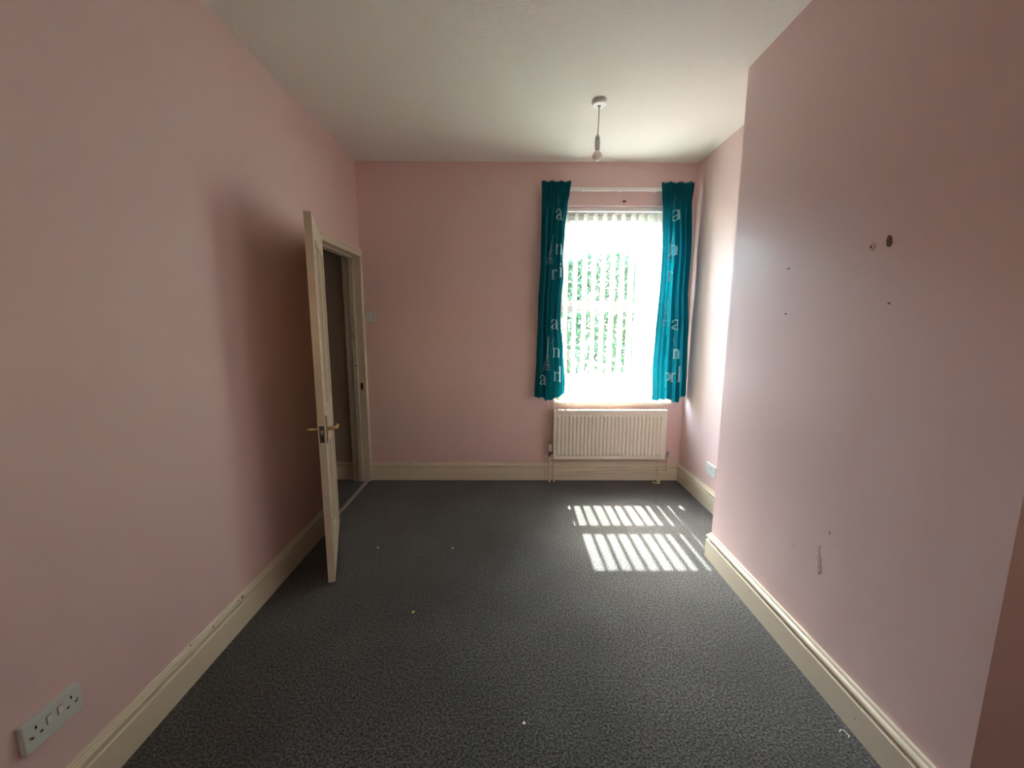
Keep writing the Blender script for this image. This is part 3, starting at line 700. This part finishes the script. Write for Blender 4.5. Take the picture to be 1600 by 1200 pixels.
scrap('yellow_scrap', [(-.490,1.872),(-.478,1.870),(-.476,1.884),(-.486,1.888)], .004, M['yellow'], 'tiny yellow paper fleck in the middle of the carpet', 'paper scrap', .006)
scrap('lint', [(.048,1.297),(.056,1.294),(.062,1.300),(.054,1.306)], .004, M['paper'], 'tiny white fluff on the carpet nearest the viewpoint', 'lint', .004)
scrap('lint', [(-.372,2.470),(-.362,2.470),(-.360,2.480),(-.370,2.482)], .004, M['paper'], 'tiny white fluff on the carpet between door and sunlit patch', 'lint', .004)
scrap('lint', [(-.858,2.480),(-.846,2.478),(-.846,2.488),(-.856,2.490)], .004, M['paper'], 'tiny white fluff on the carpet near the open door', 'lint', .004)
tag(MB().tube([(1.180,1.262,.006),(1.190,1.268,.010),(1.200,1.262,.009),(1.204,1.250,.006),(1.198,1.242,.006)], .0018, 6).build('thread', M['paper']), 'curled white thread on the carpet by the chimney skirting', 'thread')

# ------------------------------------------------------------------ outside
GZ = -.25
struct(MB().box(-9, 14, YB+.26, 40, GZ-.2, GZ).box(-9, 14, -30, YF-.11, GZ-.2, GZ).build('ground', M['paving']), 'pale paved yard outside the window')
gw = thing('garden_wall', 'low salmon brick wall at the foot of the hedge outside', 'garden wall', (1.8, 6.3, GZ))
MB().box(-.6, 4.6, 6.32, 6.42, GZ, .66).build('mortar_core', M['mortar'], gw)
bm_ = MB().box(-.1075, .1075, -.012, .10, -.0325, .0325); proto = None
for r_i in range(12):
    for c_i in range(17):
        x = .05 + c_i*.2255 + (.1127 if r_i % 2 else 0); z = GZ + .045 + r_i*.075
        if proto is None: proto = bm_.build('brick', M['brick'], gw, loc=(0,0,0)); o = proto
        else: o = proto.copy(); C.objects.link(o)
        o.parent = gw; o.location = (x - 1.8, 6.31 - 6.3 + random.uniform(-.003, .003), z - GZ)
hedge = thing('hedge', 'tall ivy covered hedge beyond the yard, seen through the blind', 'hedge', (1.8, 6.9, GZ))
q = MB(); vs, fs = [], []
for i in range(15000):
    x = random.uniform(-1.4, 5.4)
    topz = 2.45 + .22*math.sin(x*1.7+.5) + .14*math.sin(x*4.3) + .07*math.sin(x*11)
    z = GZ + .05 + (topz-GZ)*math.sqrt(random.random())*1.0
    if z > topz + random.uniform(-.05, .18): continue
    y = 6.62 + random.uniform(0, .5) + .08*math.sin(x*5+z*4); s_ = random.uniform(.028, .055)
    nrm_ = Vector((random.uniform(-.8,.8), -1, random.uniform(-.3,.9))).normalized(); t_ = nrm_.orthogonal().normalized()
    t_.rotate(Matrix.Rotation(random.uniform(0, 6.28), 3, nrm_)); b_ = nrm_.cross(t_); c = Vector((x, y, z)); k = len(vs)
    vs += [c - t_*s_, c + b_*s_*.6 + nrm_*.004, c + t_*s_, c - b_*s_*.6 + nrm_*.004]; fs += [(k, k+1, k+2, k+3)]
lv_ = q.add(vs, fs).build('leaves', M['leaf'], hedge); lv_['kind'] = 'stuff'
q = MB()
for i in range(16):
    x = -1.2 + i*.43; q.tube([(x, 7.0, GZ), (x+.05, 7.0, 1.0), (x-.04, 6.98, 2.1)], [.03, .022, .01], 6)
q.build('stems', M['twig'], hedge)['kind'] = 'stuff'
hs = thing('house', 'pale rendered neighbouring house with slate roof beyond the hedge', 'house', (-2, 16, GZ))
MB().box(-6, 2.05, 15, 22, GZ, 4.1).build('wall', M['render'], hs)
MB().box(2.05, 2.62, 15.2, 20, GZ, 5.6).build('side_wall', M['greyblue'], hs)['label'] = 'grey-blue boarded side'
MB().prism([(-6.2, 14.7, 4.05), (2.3, 14.7, 4.05), (2.3, 18.4, 5.9), (-6.2, 18.4, 5.9), (-6.2, 22.3, 4.05), (2.3, 22.3, 4.05)][:4], (0,0,0), (0,0,.15)).build('roof', M['slate'], hs)
for x in (-4.5, -1.6, .9):
    w_ = MB().box(x-.5, x+.5, 14.96, 15.0, 1.9, 3.2).build('window', M['upvc'], hs); MB().box(x-.43, x+.43, 14.945, 14.96, 1.97, 3.13).build('pane', M['slate'], w_)
